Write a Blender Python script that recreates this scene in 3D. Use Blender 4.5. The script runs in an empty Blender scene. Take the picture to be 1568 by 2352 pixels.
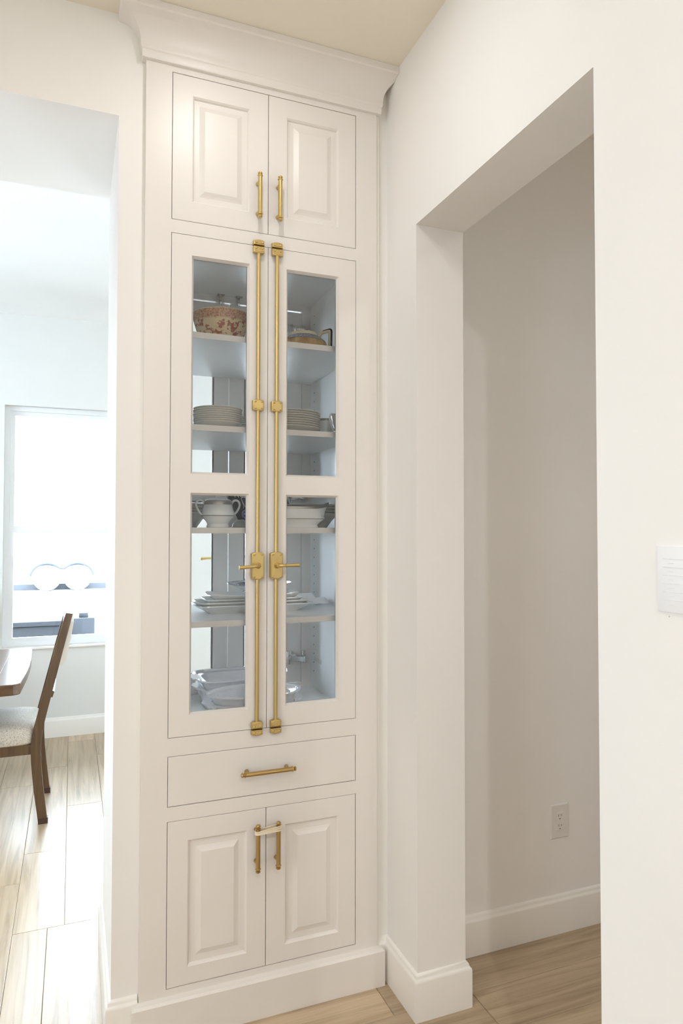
import bpy, bmesh, math, random
from mathutils import Vector, Matrix
random.seed(7)
PI = math.pi
SC = bpy.context.scene
COL = SC.collection

# ------------------------------------------------------------------ camera
cam_d = bpy.data.cameras.new('camera')
cam = bpy.data.objects.new('camera', cam_d); COL.objects.link(cam)
cam_d.sensor_fit = 'VERTICAL'; cam_d.sensor_height = 36.0; cam_d.lens = 24.0283
cam_d.clip_start = 0.05; cam_d.clip_end = 300
_r = ((0.9306142706, -0.0102678333, -0.3658574188), (-0.3660003271, -0.0236045933, -0.9303153141), (0.0009164070, 0.9996686425, -0.0257248017))
_m = Matrix(_r).to_4x4(); _m.translation = Vector((-0.5269, -2.09883, 1.50138))
cam.matrix_world = _m
SC.camera = cam

# ------------------------------------------------------------------ world, sun, exposure
W_STR = 22.5
world = bpy.data.worlds.new('sky'); SC.world = world; world.use_nodes = True
_n = world.node_tree.nodes; _bg = _n['Background']
_bg.inputs['Color'].default_value = (0.71, 0.86, 1.0, 1); _bg.inputs['Strength'].default_value = W_STR
sun_d = bpy.data.lights.new('sun', 'SUN'); sun_d.energy = 3.0; sun_d.angle = 0.01; sun_d.color = (1, .96, .9)
sun = bpy.data.objects.new('sun', sun_d); COL.objects.link(sun)
sun.rotation_euler = Vector((-0.35, 0.75, -1.0)).to_track_quat('-Z', 'Y').to_euler()
SC.view_settings.view_transform = 'Standard'; SC.view_settings.look = 'None'
SC.view_settings.gamma = 1.0; SC.view_settings.use_curve_mapping = False
SC.view_settings.exposure = 0.0
SC.cycles.max_bounces = 14; SC.cycles.diffuse_bounces = 8; SC.cycles.transparent_max_bounces = 24
SC.cycles.glossy_bounces = 5; SC.cycles.sample_clamp_indirect = 6.0
SC.cycles.caustics_reflective = False; SC.cycles.caustics_refractive = False
try:
    SC.cycles.use_denoising = True
except Exception:
    pass
CAN_W = 15.4          # watts of each recessed ceiling light

def portal(name, loc, rot, sx, sy):            # window portals: they guide the sky's light through the panes
    d = bpy.data.lights.new(name, 'AREA'); d.shape = 'RECTANGLE'; d.size = sx; d.size_y = sy; d.cycles.is_portal = True
    o = bpy.data.objects.new(name, d); COL.objects.link(o); o.location = loc; o.rotation_euler = rot
portal('window_portal', (-.5, 3.42, 1.53), (PI/2, 0, PI), .93, 1.70)
portal('window_portal', (1.44, 3.42, 1.21), (PI/2, 0, PI), 1.7, 2.35)
portal('window_portal', (-2.07, 3.42, 1.53), (PI/2, 0, PI), .93, 1.70)
portal('window_portal', (-3.52, 1.9, 1.55), (PI/2, 0, -PI/2), .9, 1.3)
portal('window_portal', (-3.32, -1.9, 1.5), (PI/2, 0, -PI/2), .5, 1.3)

# ------------------------------------------------------------------ materials
def nt(name):
    m = bpy.data.materials.new(name); m.use_nodes = True
    return m, m.node_tree.nodes, m.node_tree.links, m.node_tree.nodes['Principled BSDF']
def bump(N, L, b, scale, strength, dist=.002, coord='Object', detail=3, stretch=None):
    tc = N.new('ShaderNodeTexCoord'); no = N.new('ShaderNodeTexNoise'); bp = N.new('ShaderNodeBump')
    no.inputs['Scale'].default_value = scale; no.inputs['Detail'].default_value = detail
    bp.inputs['Strength'].default_value = strength; bp.inputs['Distance'].default_value = dist
    if stretch:
        mp = N.new('ShaderNodeMapping'); mp.inputs['Scale'].default_value = stretch
        L.new(tc.outputs[coord], mp.inputs[0]); L.new(mp.outputs[0], no.inputs['Vector'])
    else:
        L.new(tc.outputs[coord], no.inputs['Vector'])
    L.new(no.outputs['Fac'], bp.inputs['Height']); L.new(bp.outputs[0], b.inputs['Normal'])
    return no
def paint(name, col, rough=.5, bs=0, bstr=0, var=.02):
    m, N, L, b = nt(name)
    b.inputs['Roughness'].default_value = rough
    tc = N.new('ShaderNodeTexCoord'); no = N.new('ShaderNodeTexNoise'); no.inputs['Scale'].default_value = 1.7
    rp = N.new('ShaderNodeValToRGB'); L.new(tc.outputs['Object'], no.inputs['Vector']); L.new(no.outputs['Fac'], rp.inputs[0])
    rp.color_ramp.elements[0].position = .3; rp.color_ramp.elements[1].position = .7
    rp.color_ramp.elements[0].color = (*[c*(1-var) for c in col], 1); rp.color_ramp.elements[1].color = (*[min(1, c*(1+var)) for c in col], 1)
    L.new(rp.outputs[0], b.inputs['Base Color'])
    if bs: bump(N, L, b, bs, bstr)
    return m
def metal(name, col, rough, aniso=0):
    m, N, L, b = nt(name)
    b.inputs['Base Color'].default_value = (*col, 1); b.inputs['Metallic'].default_value = 1
    b.inputs['Roughness'].default_value = rough
    tc = N.new('ShaderNodeTexCoord'); no = N.new('ShaderNodeTexNoise'); no.inputs['Scale'].default_value = 14
    mr = N.new('ShaderNodeMapRange'); mr.inputs['To Min'].default_value = rough*.98; mr.inputs['To Max'].default_value = rough*1.02
    L.new(tc.outputs['Object'], no.inputs['Vector']); L.new(no.outputs['Fac'], mr.inputs['Value']); L.new(mr.outputs[0], b.inputs['Roughness'])
    return m
M = {}
M['cab'] = paint('cabinet_paint', (.80, .767, .732), .38, 60, .03)
M['inner'] = paint('cabinet_interior_paint', (.91, .908, .90), .4, 60, .02)
M['wall'] = paint('wall_paint', (.86, .847, .826), .62, 45, .05)
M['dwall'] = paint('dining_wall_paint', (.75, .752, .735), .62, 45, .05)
M['dceil'] = paint('white_ceiling_paint', (.87, .87, .86), .8, 45, .05)
M['trim'] = paint('trim_paint', (.85, .825, .785), .35, 30, .03)
M['ceil'] = paint('ceiling_paint', (.82, .765, .66), .8, 45, .05)
M['vinyl'] = paint('white_vinyl', (.85, .87, .89), .35)
M['brass'] = metal('satin_brass', (.63, .475, .20), .36)
M['bronze'] = metal('aged_brass', (.50, .345, .14), .32)
M['chrome'] = metal('nickel_steel', (.62, .62, .60), .18)
M['silver'] = metal('silver_lustre', (.43, .40, .365), .38)
M['china'] = paint('white_china', (.80, .80, .78), .10)
M['stone'] = paint('grey_white_stoneware', (.62, .60, .55), .25)
M['bowlgrey'] = paint('grey_glaze', (.36, .355, .335), .5)
M['casser'] = paint('white_glaze', (.80, .79, .80), .08)
M['platter'] = paint('white_platter_glaze', (.78, .78, .76), .12)
M['plastic'] = paint('white_plastic', (.78, .76, .74), .35)
M['dark'] = paint('dark_slot', (.03, .028, .025), .6)
M['grey'] = paint('grey_pencil', (.78, .785, .80), .7)
M['paper'] = paint('white_paper', (.86, .87, .90), .6)
M['linen'] = paint('white_linen', (.82, .81, .80), .8, 300, .2)
M['uphol'] = paint('cream_upholstery', (.74, .70, .62), .85, 260, .15)
M['rubber'] = paint('cream_rubber', (.80, .70, .54), .5)
M['tyre'] = paint('pale_rubber', (.16, .17, .18), .8)
M['trailer'] = paint('white_sheet_metal', (.85, .86, .88), .4)
M['trail_trim'] = paint('dark_fender', (.032, .035, .043), .5)
M['slate'] = paint('slate_blue_lid', (.0085, .010, .0135), .7)
M['slate2'] = paint('slate_grey_box', (.018, .021, .027), .7)
M['ground'] = paint('pale_concrete', (.62, .62, .62), .9, 8, .2)
M['dirt'] = paint('subfloor', (.25, .19, .13), .9)
M['black'] = paint('black_print', (.022, .022, .026), .35)
M['blue'] = paint('royal_blue_print', (.05, .07, .30), .35)
M['red'] = paint('red_print', (.55, .02, .03), .35)
M['white'] = paint('white_print', (.85, .85, .85), .4)
M['navy'] = paint('navy_glaze', (.012, .016, .045), .12)
M['cream'] = paint('cream_glaze', (.70, .62, .42), .18)
M['legcap'] = paint('dark_leg_tip', (.055, .025, .018), .4)

def glass_mat():
    m = bpy.data.materials.new('pane_glass'); m.use_nodes = True
    N = m.node_tree.nodes; L = m.node_tree.links; N.clear()
    out = N.new('ShaderNodeOutputMaterial'); mix = N.new('ShaderNodeMixShader'); tr = N.new('ShaderNodeBsdfTransparent'); gl = N.new('ShaderNodeBsdfGlossy')
    fr = N.new('ShaderNodeFresnel'); fr.inputs['IOR'].default_value = 1.32
    tr.inputs['Color'].default_value = (.993, .998, 1.0, 1); gl.inputs['Roughness'].default_value = .01
    L.new(fr.outputs[0], mix.inputs[0]); L.new(tr.outputs[0], mix.inputs[1]); L.new(gl.outputs[0], mix.inputs[2]); L.new(mix.outputs[0], out.inputs[0])
    return m
M['glass'] = glass_mat()

def wood(name, cols, rough, scale, bstr, rnd=True, axis='X'):
    m, N, L, b = nt(name)
    tc = N.new('ShaderNodeTexCoord'); oi = N.new('ShaderNodeObjectInfo'); mp = N.new('ShaderNodeMapping')
    st = {'X': (.55, 12, 12), 'Y': (12, .55, 12), 'Z': (12, 12, .55)}[axis]
    mp.inputs['Scale'].default_value = [s*scale for s in st]
    mul = N.new('ShaderNodeMath'); mul.operation = 'MULTIPLY'; mul.inputs[1].default_value = 91.0 if rnd else 0.0
    cmb = N.new('ShaderNodeCombineXYZ')
    L.new(oi.outputs['Random'], mul.inputs[0])
    for k in range(3): L.new(mul.outputs[0], cmb.inputs[k])
    add = N.new('ShaderNodeVectorMath'); add.operation = 'ADD'
    L.new(tc.outputs['Object'], mp.inputs[0]); L.new(mp.outputs[0], add.inputs[0]); L.new(cmb.outputs[0], add.inputs[1])
    n1 = N.new('ShaderNodeTexNoise'); n1.inputs['Scale'].default_value = 1.0; n1.inputs['Detail'].default_value = 7; n1.inputs['Distortion'].default_value = .8; n1.inputs['Roughness'].default_value = .62
    L.new(add.outputs[0], n1.inputs['Vector'])
    rp = N.new('ShaderNodeValToRGB'); L.new(n1.outputs['Fac'], rp.inputs[0])
    e = rp.color_ramp.elements; e[0].position = .30; e[1].position = .66
    e[0].color = (*cols[0], 1); e[1].color = (*cols[2], 1); k = e.new(.47); k.color = (*cols[1], 1)
    hs = N.new('ShaderNodeHueSaturation'); L.new(rp.outputs[0], hs.inputs['Color'])
    mr = N.new('ShaderNodeMapRange'); mr.inputs['To Min'].default_value = .88; mr.inputs['To Max'].default_value = 1.1
    L.new(oi.outputs['Random'], mr.inputs['Value'])
    if rnd: L.new(mr.outputs[0], hs.inputs['Value'])
    L.new(hs.outputs[0], b.inputs['Base Color']); b.inputs['Roughness'].default_value = rough
    bp = N.new('ShaderNodeBump'); bp.inputs['Strength'].default_value = bstr; bp.inputs['Distance'].default_value = .001
    L.new(n1.outputs['Fac'], bp.inputs['Height']); L.new(bp.outputs[0], b.inputs['Normal'])
    return m
M['plank'] = wood('oak_plank', ((.33, .245, .152), (.47, .356, .233), (.575, .452, .31)), .30, 3.0, .2)
M['walnut'] = wood('walnut', ((.058, .031, .014), (.088, .048, .022), (.118, .067, .032)), .35, 3.2, .1, False, 'Z')
M['walnut_top'] = wood('walnut_top', ((.07, .036, .018), (.105, .056, .028), (.145, .082, .044)), .22, 2.4, .08, False, 'X')

def fabric():
    m, N, L, b = nt('beige_woven_fabric')
    tc = N.new('ShaderNodeTexCoord'); v = N.new('ShaderNodeTexNoise'); v.inputs['Scale'].default_value = 210; v.inputs['Detail'].default_value = 4
    rp = N.new('ShaderNodeValToRGB'); L.new(tc.outputs['Object'], v.inputs['Vector']); L.new(v.outputs['Fac'], rp.inputs[0])
    rp.color_ramp.elements[0].position = .36; rp.color_ramp.elements[1].position = .52
    rp.color_ramp.elements[0].color = (.36, .32, .265, 1); rp.color_ramp.elements[1].color = (.60, .55, .475, 1)
    L.new(rp.outputs[0], b.inputs['Base Color']); b.inputs['Roughness'].default_value = .9
    bp = N.new('ShaderNodeBump'); bp.inputs['Strength'].default_value = .4; bp.inputs['Distance'].default_value = .002
    L.new(v.outputs['Fac'], bp.inputs['Height']); L.new(bp.outputs[0], b.inputs['Normal'])
    return m
M['fabric'] = fabric()

def transfer(name, ground, ink, z_band, scale, lo, hi):
    """printed pottery: a dense printed band above z_band, scattered printed trees below"""
    m, N, L, b = nt(name)
    tc = N.new('ShaderNodeTexCoord'); sx = N.new('ShaderNodeSeparateXYZ'); L.new(tc.outputs['Object'], sx.inputs[0])
    fine = N.new('ShaderNodeTexNoise'); fine.inputs['Scale'].default_value = scale; fine.inputs['Detail'].default_value = 5
    big = N.new('ShaderNodeTexNoise'); big.inputs['Scale'].default_value = scale*.22; big.inputs['Detail'].default_value = 6; big.inputs['Roughness'].default_value = .7
    L.new(tc.outputs['Object'], fine.inputs['Vector']); L.new(tc.outputs['Object'], big.inputs['Vector'])
    rf = N.new('ShaderNodeValToRGB'); rf.color_ramp.elements[0].position = .36; rf.color_ramp.elements[1].position = .56
    L.new(fine.outputs['Fac'], rf.inputs[0])
    rb = N.new('ShaderNodeValToRGB'); rb.color_ramp.elements[0].position = lo; rb.color_ramp.elements[1].position = hi
    rb.color_ramp.elements[0].color = (1, 1, 1, 1); rb.color_ramp.elements[1].color = (0, 0, 0, 1)
    L.new(big.outputs['Fac'], rb.inputs[0])
    st = N.new('ShaderNodeMapRange'); st.inputs['From Min'].default_value = z_band - .004; st.inputs['From Max'].default_value = z_band + .004
    L.new(sx.outputs['Z'], st.inputs['Value'])
    inv = N.new('ShaderNodeMath'); inv.operation = 'MULTIPLY_ADD'; inv.inputs[1].default_value = -.62; inv.inputs[2].default_value = 1.0
    L.new(rf.outputs[0], inv.inputs[0])
    mix = N.new('ShaderNodeMix'); mix.data_type = 'FLOAT'
    L.new(st.outputs[0], mix.inputs['Factor']); L.new(rb.outputs[0], mix.inputs[2]); L.new(inv.outputs[0], mix.inputs[3])
    mc = N.new('ShaderNodeMix'); mc.data_type = 'RGBA'; mc.inputs[6].default_value = (*ground, 1); mc.inputs[7].default_value = (*ink, 1)
    L.new(mix.outputs[0], mc.inputs[0]); L.new(mc.outputs[2], b.inputs['Base Color']); b.inputs['Roughness'].default_value = .16
    return m
M['redware'] = transfer('red_transferware', (.66, .54, .34), (.32, .10, .07), .076, 210, .455, .47)
M['blueware'] = transfer('blue_transferware', (.60, .60, .55), (.035, .06, .19), .0, 300, .5, .55)
M['tanware'] = transfer('tan_glaze', (.52, .34, .15), (.34, .19, .08), .9, 60, .42, .56)
M['navydish'] = transfer('navy_printed_dish', (.78, .80, .82), (.02, .03, .12), .015, 240, .3, .34)

# ------------------------------------------------------------------ mesh helpers
class MB:
    def __init__(s, xf=None): s.bm = bmesh.new(); s.xf = xf
    def v(s, p):
        return s.bm.verts.new(s.xf(p) if s.xf else p)
    def face(s, vs):
        try: return s.bm.faces.new(vs)
        except ValueError: return None
    def box(s, x0, x1, y0, y1, z0, z1, bev=0):
        vs = [s.v((x, y, z)) for z in (z0, z1) for y in (y0, y1) for x in (x0, x1)]
        fs = [s.face([vs[i] for i in q]) for q in ((0, 2, 3, 1), (4, 5, 7, 6), (0, 1, 5, 4), (2, 6, 7, 3), (0, 4, 6, 2), (1, 3, 7, 5))]
        if bev:
            es = list({e for f in fs for e in f.edges})
            bmesh.ops.bevel(s.bm, geom=es, offset=bev, segments=2, affect='EDGES', profile=.5)
        return s
    def rings(s, rings, cap0=True, cap1=True, closed=True):
        R = [[s.v(p) for p in r] for r in rings]
        n = len(R[0])
        for a, b in zip(R[:-1], R[1:]):
            for i in range(n if closed else n-1):
                j = (i+1) % n; s.face([a[i], a[j], b[j], b[i]])
        if cap0: s.face(R[0][::-1])
        if cap1: s.face(R[-1])
        return s
    def lathe(s, prof, seg=32, c=(0, 0, 0), ax='Z', cap0=True, cap1=True, sx=1, sy=1):
        rs = []
        for r, h in prof:
            ring = []
            for k in range(seg):
                a = 2*PI*k/seg; u, w = r*math.cos(a)*sx, r*math.sin(a)*sy
                p = {'Z': (u, w, h), 'Y': (u, h, w), 'X': (h, u, w)}[ax]
                ring.append((p[0]+c[0], p[1]+c[1], p[2]+c[2]))
            rs.append(ring)
        return s.rings(rs, cap0, cap1)
    def tube(s, pts, r, seg=10, closed=False, sy=1.0):
        P = [Vector(p) for p in pts]; n = len(P); rs = []
        up = None
        for i in range(n):
            if closed: t = (P[(i+1) % n]-P[i-1])
            else: t = P[min(i+1, n-1)]-P[max(i-1, 0)]
            t.normalize()
            if up is None:
                up = Vector((0, 0, 1)) if abs(t.z) < .9 else Vector((0, 1, 0))
            a = t.cross(up); a.normalize(); b = a.cross(t); b.normalize(); up = b
            rr = r[i] if isinstance(r, (list, tuple)) else r
            rs.append([P[i] + a*rr*math.cos(2*PI*k/seg) + b*rr*sy*math.sin(2*PI*k/seg) for k in range(seg)])
        if closed:
            rs.append(rs[0]); R = [[s.v(p) for p in q] for q in rs[:-1]]
            for i in range(n):
                a, b = R[i], R[(i+1) % n]
                for k in range(seg): s.face([a[k], a[(k+1) % seg], b[(k+1) % seg], b[k]])
            return s
        return s.rings(rs)
    def prism(s, poly, axis, a, b, bev=0):
        def mk(u, w, h): return {'Y': (u, h, w), 'X': (h, u, w), 'Z': (u, w, h)}[axis]
        A = [s.v(mk(u, w, a)) for u, w in poly]; B = [s.v(mk(u, w, b)) for u, w in poly]
        n = len(poly); fs = [s.face(A), s.face(B[::-1])]
        for i in range(n): fs.append(s.face([A[i], B[i], B[(i+1) % n], A[(i+1) % n]]))
        if bev:
            es = list({e for f in fs if f for e in f.edges})
            bmesh.ops.bevel(s.bm, geom=es, offset=bev, segments=2, affect='EDGES')
        return s
    def sweep(s, path, prof, clampx=None):
        """profile (outward offset, z) swept along a plan path, mitred; outward is to the right of travel"""
        n = len(path); N = []
        for i in range(n-1):
            dx, dy = path[i+1][0]-path[i][0], path[i+1][1]-path[i][1]; l = math.hypot(dx, dy); N.append((dy/l, -dx/l))
        rs = []
        for i in range(n):
            if i == 0: m = N[0]
            elif i == n-1: m = N[-1]
            else:
                a, b = N[i-1], N[i]; d = 1+a[0]*b[0]+a[1]*b[1]; m = ((a[0]+b[0])/d, (a[1]+b[1])/d)
            ring = []
            for o, z in prof:
                x = path[i][0]+m[0]*o
                if clampx is not None: x = min(x, clampx)
                ring.append((x, path[i][1]+m[1]*o, z))
            rs.append(ring)
        return s.rings(rs)
    def build(s, name, mat, parent=None, smooth=None, loc=None):
        bmesh.ops.recalc_face_normals(s.bm, faces=s.bm.faces[:])
        if smooth is not None:
            ang = math.radians(smooth)
            for f in s.bm.faces: f.smooth = True
            for e in s.bm.edges:
                if len(e.link_faces) == 2 and e.calc_face_angle(0) > ang: e.smooth = False
        me = bpy.data.meshes.new(name); s.bm.to_mesh(me); s.bm.free()
        for m in (mat if isinstance(mat, (list, tuple)) else [mat]): me.materials.append(m)
        o = bpy.data.objects.new(name, me); COL.objects.link(o)
        if parent: o.parent = parent
        if loc: o.location = loc
        return o
def box_obj(name, b, mat, parent=None, bev=0): return MB().box(*b, bev=bev).build(name, mat, parent, 40 if bev else None)
def thing(name, label, cat, loc=(0, 0, 0), rz=0, group=None):
    o = bpy.data.objects.new(name, None); COL.objects.link(o); o.location = loc; o.rotation_euler = (0, 0, rz); o.empty_display_size = .05
    return tag(o, label, cat, group)
def tag(o, label, cat, group=None):
    o['label'] = label; o['category'] = cat
    if group: o['group'] = group
    return o
def struct(o, label=None):
    o['kind'] = 'structure'
    if label: o['label'] = label
    return o
def dup(root, loc, label, rz=None, group=None):
    r = root.copy(); COL.objects.link(r); r.location = loc; r['label'] = label
    if rz is not None: r.rotation_euler = (0, 0, rz)
    if group: r['group'] = group
    for ch in list(root.children):
        c = ch.copy(); COL.objects.link(c); c.parent = r
        for g in ch.children:
            d = g.copy(); COL.objects.link(d); d.parent = c
    return r

# ------------------------------------------------------------------ room shell
CEIL = 3.048; XW = .473; XT = .643; YB = .02; YD = .575; YF = 3.30
XJ = -.410; HL = 2.74; HR = 2.466; J0, J1 = -.198, -.9874
def boxes(name, bl, mat, label=None, parent=None):
    mb = MB()
    for b in bl: mb.box(*b)
    return struct(mb.build(name, mat, parent), label)
# wall that holds the cabinet: pier, header over the passage, wall above and to the hall
boxes('wall_back', [(XJ, -.316, YB, YD, 0, CEIL), (-2.0, XJ, YB, YD, HL, CEIL), (-3.3, -2.0, YB, YD, 0, CEIL),
                    (-.316, .408, YB, YD, 2.95, CEIL), (.408, 2.5, YB, YD, 0, CEIL)], M['wall'], 'off-white painted wall around the built-in cabinet with the dining room passage')
boxes('wall_right', [(XW, XT, J0, YB, 0, CEIL), (XW, XT, J1, J0, HR, CEIL), (XW, XT, -4.4, J1, 0, CEIL)], M['wall'], 'off-white wall right of the cabinet with the cased opening to the hall')
boxes('wall_hall', [(2.35, 2.5, -3.4, YB, 0, CEIL), (XT, 2.5, -3.5, -3.4, 0, CEIL)], M['wall'], 'side and end walls of the hall')
boxes('wall_rear', [(-3.3, XT, -4.5, -4.4, 0, CEIL)], M['wall'], 'wall behind the camera')
boxes('wall_kitchen_left', [(-3.4, -3.3, -4.5, -2.15, 0, CEIL), (-3.4, -3.3, -1.65, YB, 0, CEIL), (-3.4, -3.3, -2.15, -1.65, 0, .85), (-3.4, -3.3, -2.15, -1.65, 2.15, CEIL)], M['wall'], 'left kitchen wall with a window')
WX0, WX1, WZ0, WZ1 = -.985, -.02, .655, 2.392
VX0, VX1 = -2.55, -1.585
UX0, UX1 = .58, 2.30
boxes('wall_far', [(-3.5, VX0, YF, YF+.15, 0, CEIL), (VX1, WX0, YF, YF+.15, 0, CEIL), (WX1, UX0, YF, YF+.15, 0, CEIL), (UX1, 2.5, YF, YF+.15, 0, CEIL)] +
      [(a, b, YF, YF+.15, z0, z1) for a, b in ((VX0, VX1), (WX0, WX1)) for z0, z1 in ((0, WZ0), (WZ1, CEIL))] + [(UX0, UX1, YF, YF+.15, 2.40, CEIL)], M['dwall'], 'far dining room wall with the windows')
boxes('wall_dining_left', [(-3.6, -3.5, YD, 1.4, 0, CEIL), (-3.6, -3.5, 2.4, YF+.15, 0, CEIL), (-3.6, -3.5, 1.4, 2.4, 0, .85), (-3.6, -3.5, 1.4, 2.4, 2.25, CEIL)], M['dwall'], 'left dining room wall')
boxes('wall_dining_right', [(2.4, 2.5, YD, YF, 0, CEIL)], M['dwall'], 'right dining room wall')
boxes('ceiling_dining', [(-3.6, 2.5, .3, YF+.15, CEIL, CEIL+.12)], M['dceil'], 'white dining room ceiling')
boxes('ceiling', [(-3.6, 2.5, -4.5, .3, CEIL, CEIL+.12)], M['ceil'], 'warm white painted ceiling')

# floor: slab with individual oak planks
floor = boxes('floor', [(-3.6, 2.5, -4.5, YF+.15, -.15, -.012)], M['dirt'], 'light oak plank floor')
_pl = {}
def plank(x0, x1, y0, y1, along):
    if along == 'X': ln, wd = x1-x0, y1-y0
    else: ln, wd = y1-y0, x1-x0
    if ln < .02 or wd < .02: return
    k = (round(ln, 3), round(wd, 3)); g = .0006
    if k not in _pl:
        mb = MB(); hl, hw = ln/2-g, wd/2-g; c = .0012
        mb.rings([[(-hl, -hw, -.011), (hl, -hw, -.011), (hl, hw, -.011), (-hl, hw, -.011)],
                  [(-hl, -hw, -c), (hl, -hw, -c), (hl, hw, -c), (-hl, hw, -c)],
                  [(-hl+c, -hw+c, 0), (hl-c, -hw+c, 0), (hl-c, hw-c, 0), (-hl+c, hw-c, 0)]])
        o = mb.build('plank', M['plank'], floor); _pl[k] = o
    else:
        o = _pl[k].copy(); COL.objects.link(o)
    o.location = ((x0+x1)/2, (y0+y1)/2, 0); o.rotation_euler = (0, 0, 0 if along == 'X' else PI/2)
def row(along, a0, a1, c0, c1, joint):
    """a run of 1.2 m planks between a0 and a1 with a butt joint at `joint`"""
    js = [a0]; j = joint - math.ceil((joint-a0)/1.2)*1.2
    while j < a1:
        if j > a0+.03: js.append(j)
        j += 1.2
    if a1-js[-1] < .03: js.pop()
    js.append(a1)
    for p, q in zip(js[:-1], js[1:]):
        if along == 'X': plank(p, q, c0, c1, 'X')
        else: plank(c0, c1, p, q, 'Y')
# kitchen and hall: planks across the view
y = .025; i = 0
KJ = [.415, .693, -.05, .30]
while y > -4.3:
    row('X', -3.3 if y < .02 or True else 0, (2.35 if y > -3.3 else XW), max(y-.18, -4.4), y, KJ[i] if i < 4 else random.uniform(0, 1.2)); y -= .18; i += 1
# dining room and passage: planks away from the camera
DJ = {-.72: 1.41, -.54: 1.934, -.90: 1.135, -1.08: .62}
x = -.36
cols = [(-.54+.18*k, -.36+.18*k) for k in range(-16, 17)]
for a, b in cols:
    if b < -3.5 or a > 2.2: continue
    key = round(a, 2)
    ys = .739 if -.73 < a < 1.5 and a > -.75 else .025
    if a > -.35: ys = YD
    row('Y', ys, YF, a, b, DJ.get(key, random.uniform(0, 1.2)))
for a, b in ((-.72, -.60), (-.60, -.41)): plank(a, b, .025, .739, 'Y')

# baseboards
BP = [(0, 0), (.0155, 0), (.0155, .116), (.0142, .1205), (.0105, .1235), (.0085, .128), (.0078, .1325), (.0052, .1365), (0, .139)]
def baseboard(name, path, label): return struct(MB().sweep(path, BP).build(name, M['trim'], None, 50), label)
baseboard('baseboard_left', [(-.36, YD), (XJ, YD), (XJ, YB), (-.3365, YB)], 'white moulded baseboard wrapping the wall end left of the cabinet')
baseboard('baseboard_right', [(.4265, YB), (XW, YB), (XW, J0), (XT, J0), (XT, YB-.016)], 'white moulded baseboard wrapping the wall end right of the cabinet')
baseboard('baseboard_hall', [(XT, YB), (2.35, YB)], 'white moulded baseboard along the hall wall')
baseboard('baseboard_near', [(XW, J1), (XW, -4.4)], 'white baseboard of the near right wall')
baseboard('baseboard_dining', [(-3.5, YF), (UX0-.002, YF)], 'white baseboard of the far dining room wall')
# drywall corner beside the cabinet: caulked filler strip
struct(MB().box(.4262, .438, .006, YB, .135, 2.93, bev=.003).build('trim_1', M['trim'], None, 40), 'narrow filler strip between cabinet and right wall')

# windows
def window(name, x0, x1, z0, z1, y0, label):
    w = struct(MB().rings([[(x0, y0, z0), (x1, y0, z0), (x1, y0, z1), (x0, y0, z1)]], False, False).build(name, M['vinyl']), label) if False else None
    fr = MB()
    a, b = y0+.055, y0+.105; f = .033
    for bx in ((x0, x0+f, a, b, z0, z1), (x1-f, x1, a, b, z0, z1), (x0+f, x1-f, a, b, z1-f, z1), (x0+f, x1-f, a, b, z0, z0+f)): fr.box(*bx)
    w = struct(fr.build(name, M['vinyl']), label)
    zm = 1.501; s_ = .031
    for nm, q0, q1, ya, yb in (('sash', zm-.026, z1-f, a+.022, a+.042), ('sash', z0+f, zm+.026, a+.002, a+.022)):
        m = MB()
        for bx in ((x0+f, x0+f+s_, ya, yb, q0, q1), (x1-f-s_, x1-f, ya, yb, q0, q1), (x0+f+s_, x1-f-s_, ya, yb, q1-(s_ if q1 > zm+.1 else .048), q1), (x0+f+s_, x1-f-s_, ya, yb, q0, q0+(s_ if q0 < zm-.1 else .048))): m.box(*bx)
        m.build(nm, M['vinyl'], w)
        MB().box(x0+f+s_-.004, x1-f-s_+.004, ya+.008, ya+.012, q0+.02, q1-.02).build('glass_pane', M['glass'], w)
    MB().box(x0-.03, x1+.03, y0-.022, y0+.0545, z0-.014, z0+.004, bev=.003).build('sill', M['trim'], w, 40)
    return w
window('window_1', WX0, WX1, WZ0, WZ1, YF, 'white single-hung window in the far dining room wall')
window('window_2', VX0, VX1, WZ0, WZ1, YF, 'second white window of the dining room, left of the frame')
pd = MB()  # window widened to door size so more skylight enters the cabinet
for bx in ((UX0, UX0+.07, YF+.04, YF+.10, 0, 2.40), (UX1-.07, UX1, YF+.04, YF+.10, 0, 2.40), (UX0+.07, UX1-.07, YF+.04, YF+.10, 2.33, 2.40), (UX0+.07, UX1-.07, YF+.04, YF+.10, 0, .07), ((UX0+UX1)/2-.045, (UX0+UX1)/2+.045, YF+.04, YF+.10, .07, 2.33)): pd.box(*bx)
pdo = struct(pd.build('widened_window', M['vinyl']), 'white dining room window widened to patio door size to light the display cabinet from behind')
MB().box(UX0+.07, UX1-.07, YF+.066, YF+.071, .07, 2.33).build('glass_pane', M['glass'], pdo)
def side_window(name, x, y0, y1, z0, z1, label):
    m = MB(); f = .05
    for bx in ((x+.03, x+.08, y0, y0+f, z0, z1), (x+.03, x+.08, y1-f, y1, z0, z1), (x+.03, x+.08, y0+f, y1-f, z1-f, z1), (x+.03, x+.08, y0+f, y1-f, z0, z0+f), (x+.03, x+.08, (y0+y1)/2-.03, (y0+y1)/2+.03, z0+f, z1-f)): m.box(*bx)
    w = struct(m.build(name, M['vinyl']), label)
    MB().box(x+.05, x+.054, y0+f, y1-f, z0+f, z1-f).build('glass_pane', M['glass'], w)
side_window('window_3', -3.6, 1.4, 2.4, .85, 2.25, 'dining room window on the left wall')
side_window('window_4', -3.4, -2.15, -1.65, .85, 2.15, 'kitchen window on the left wall')

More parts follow.
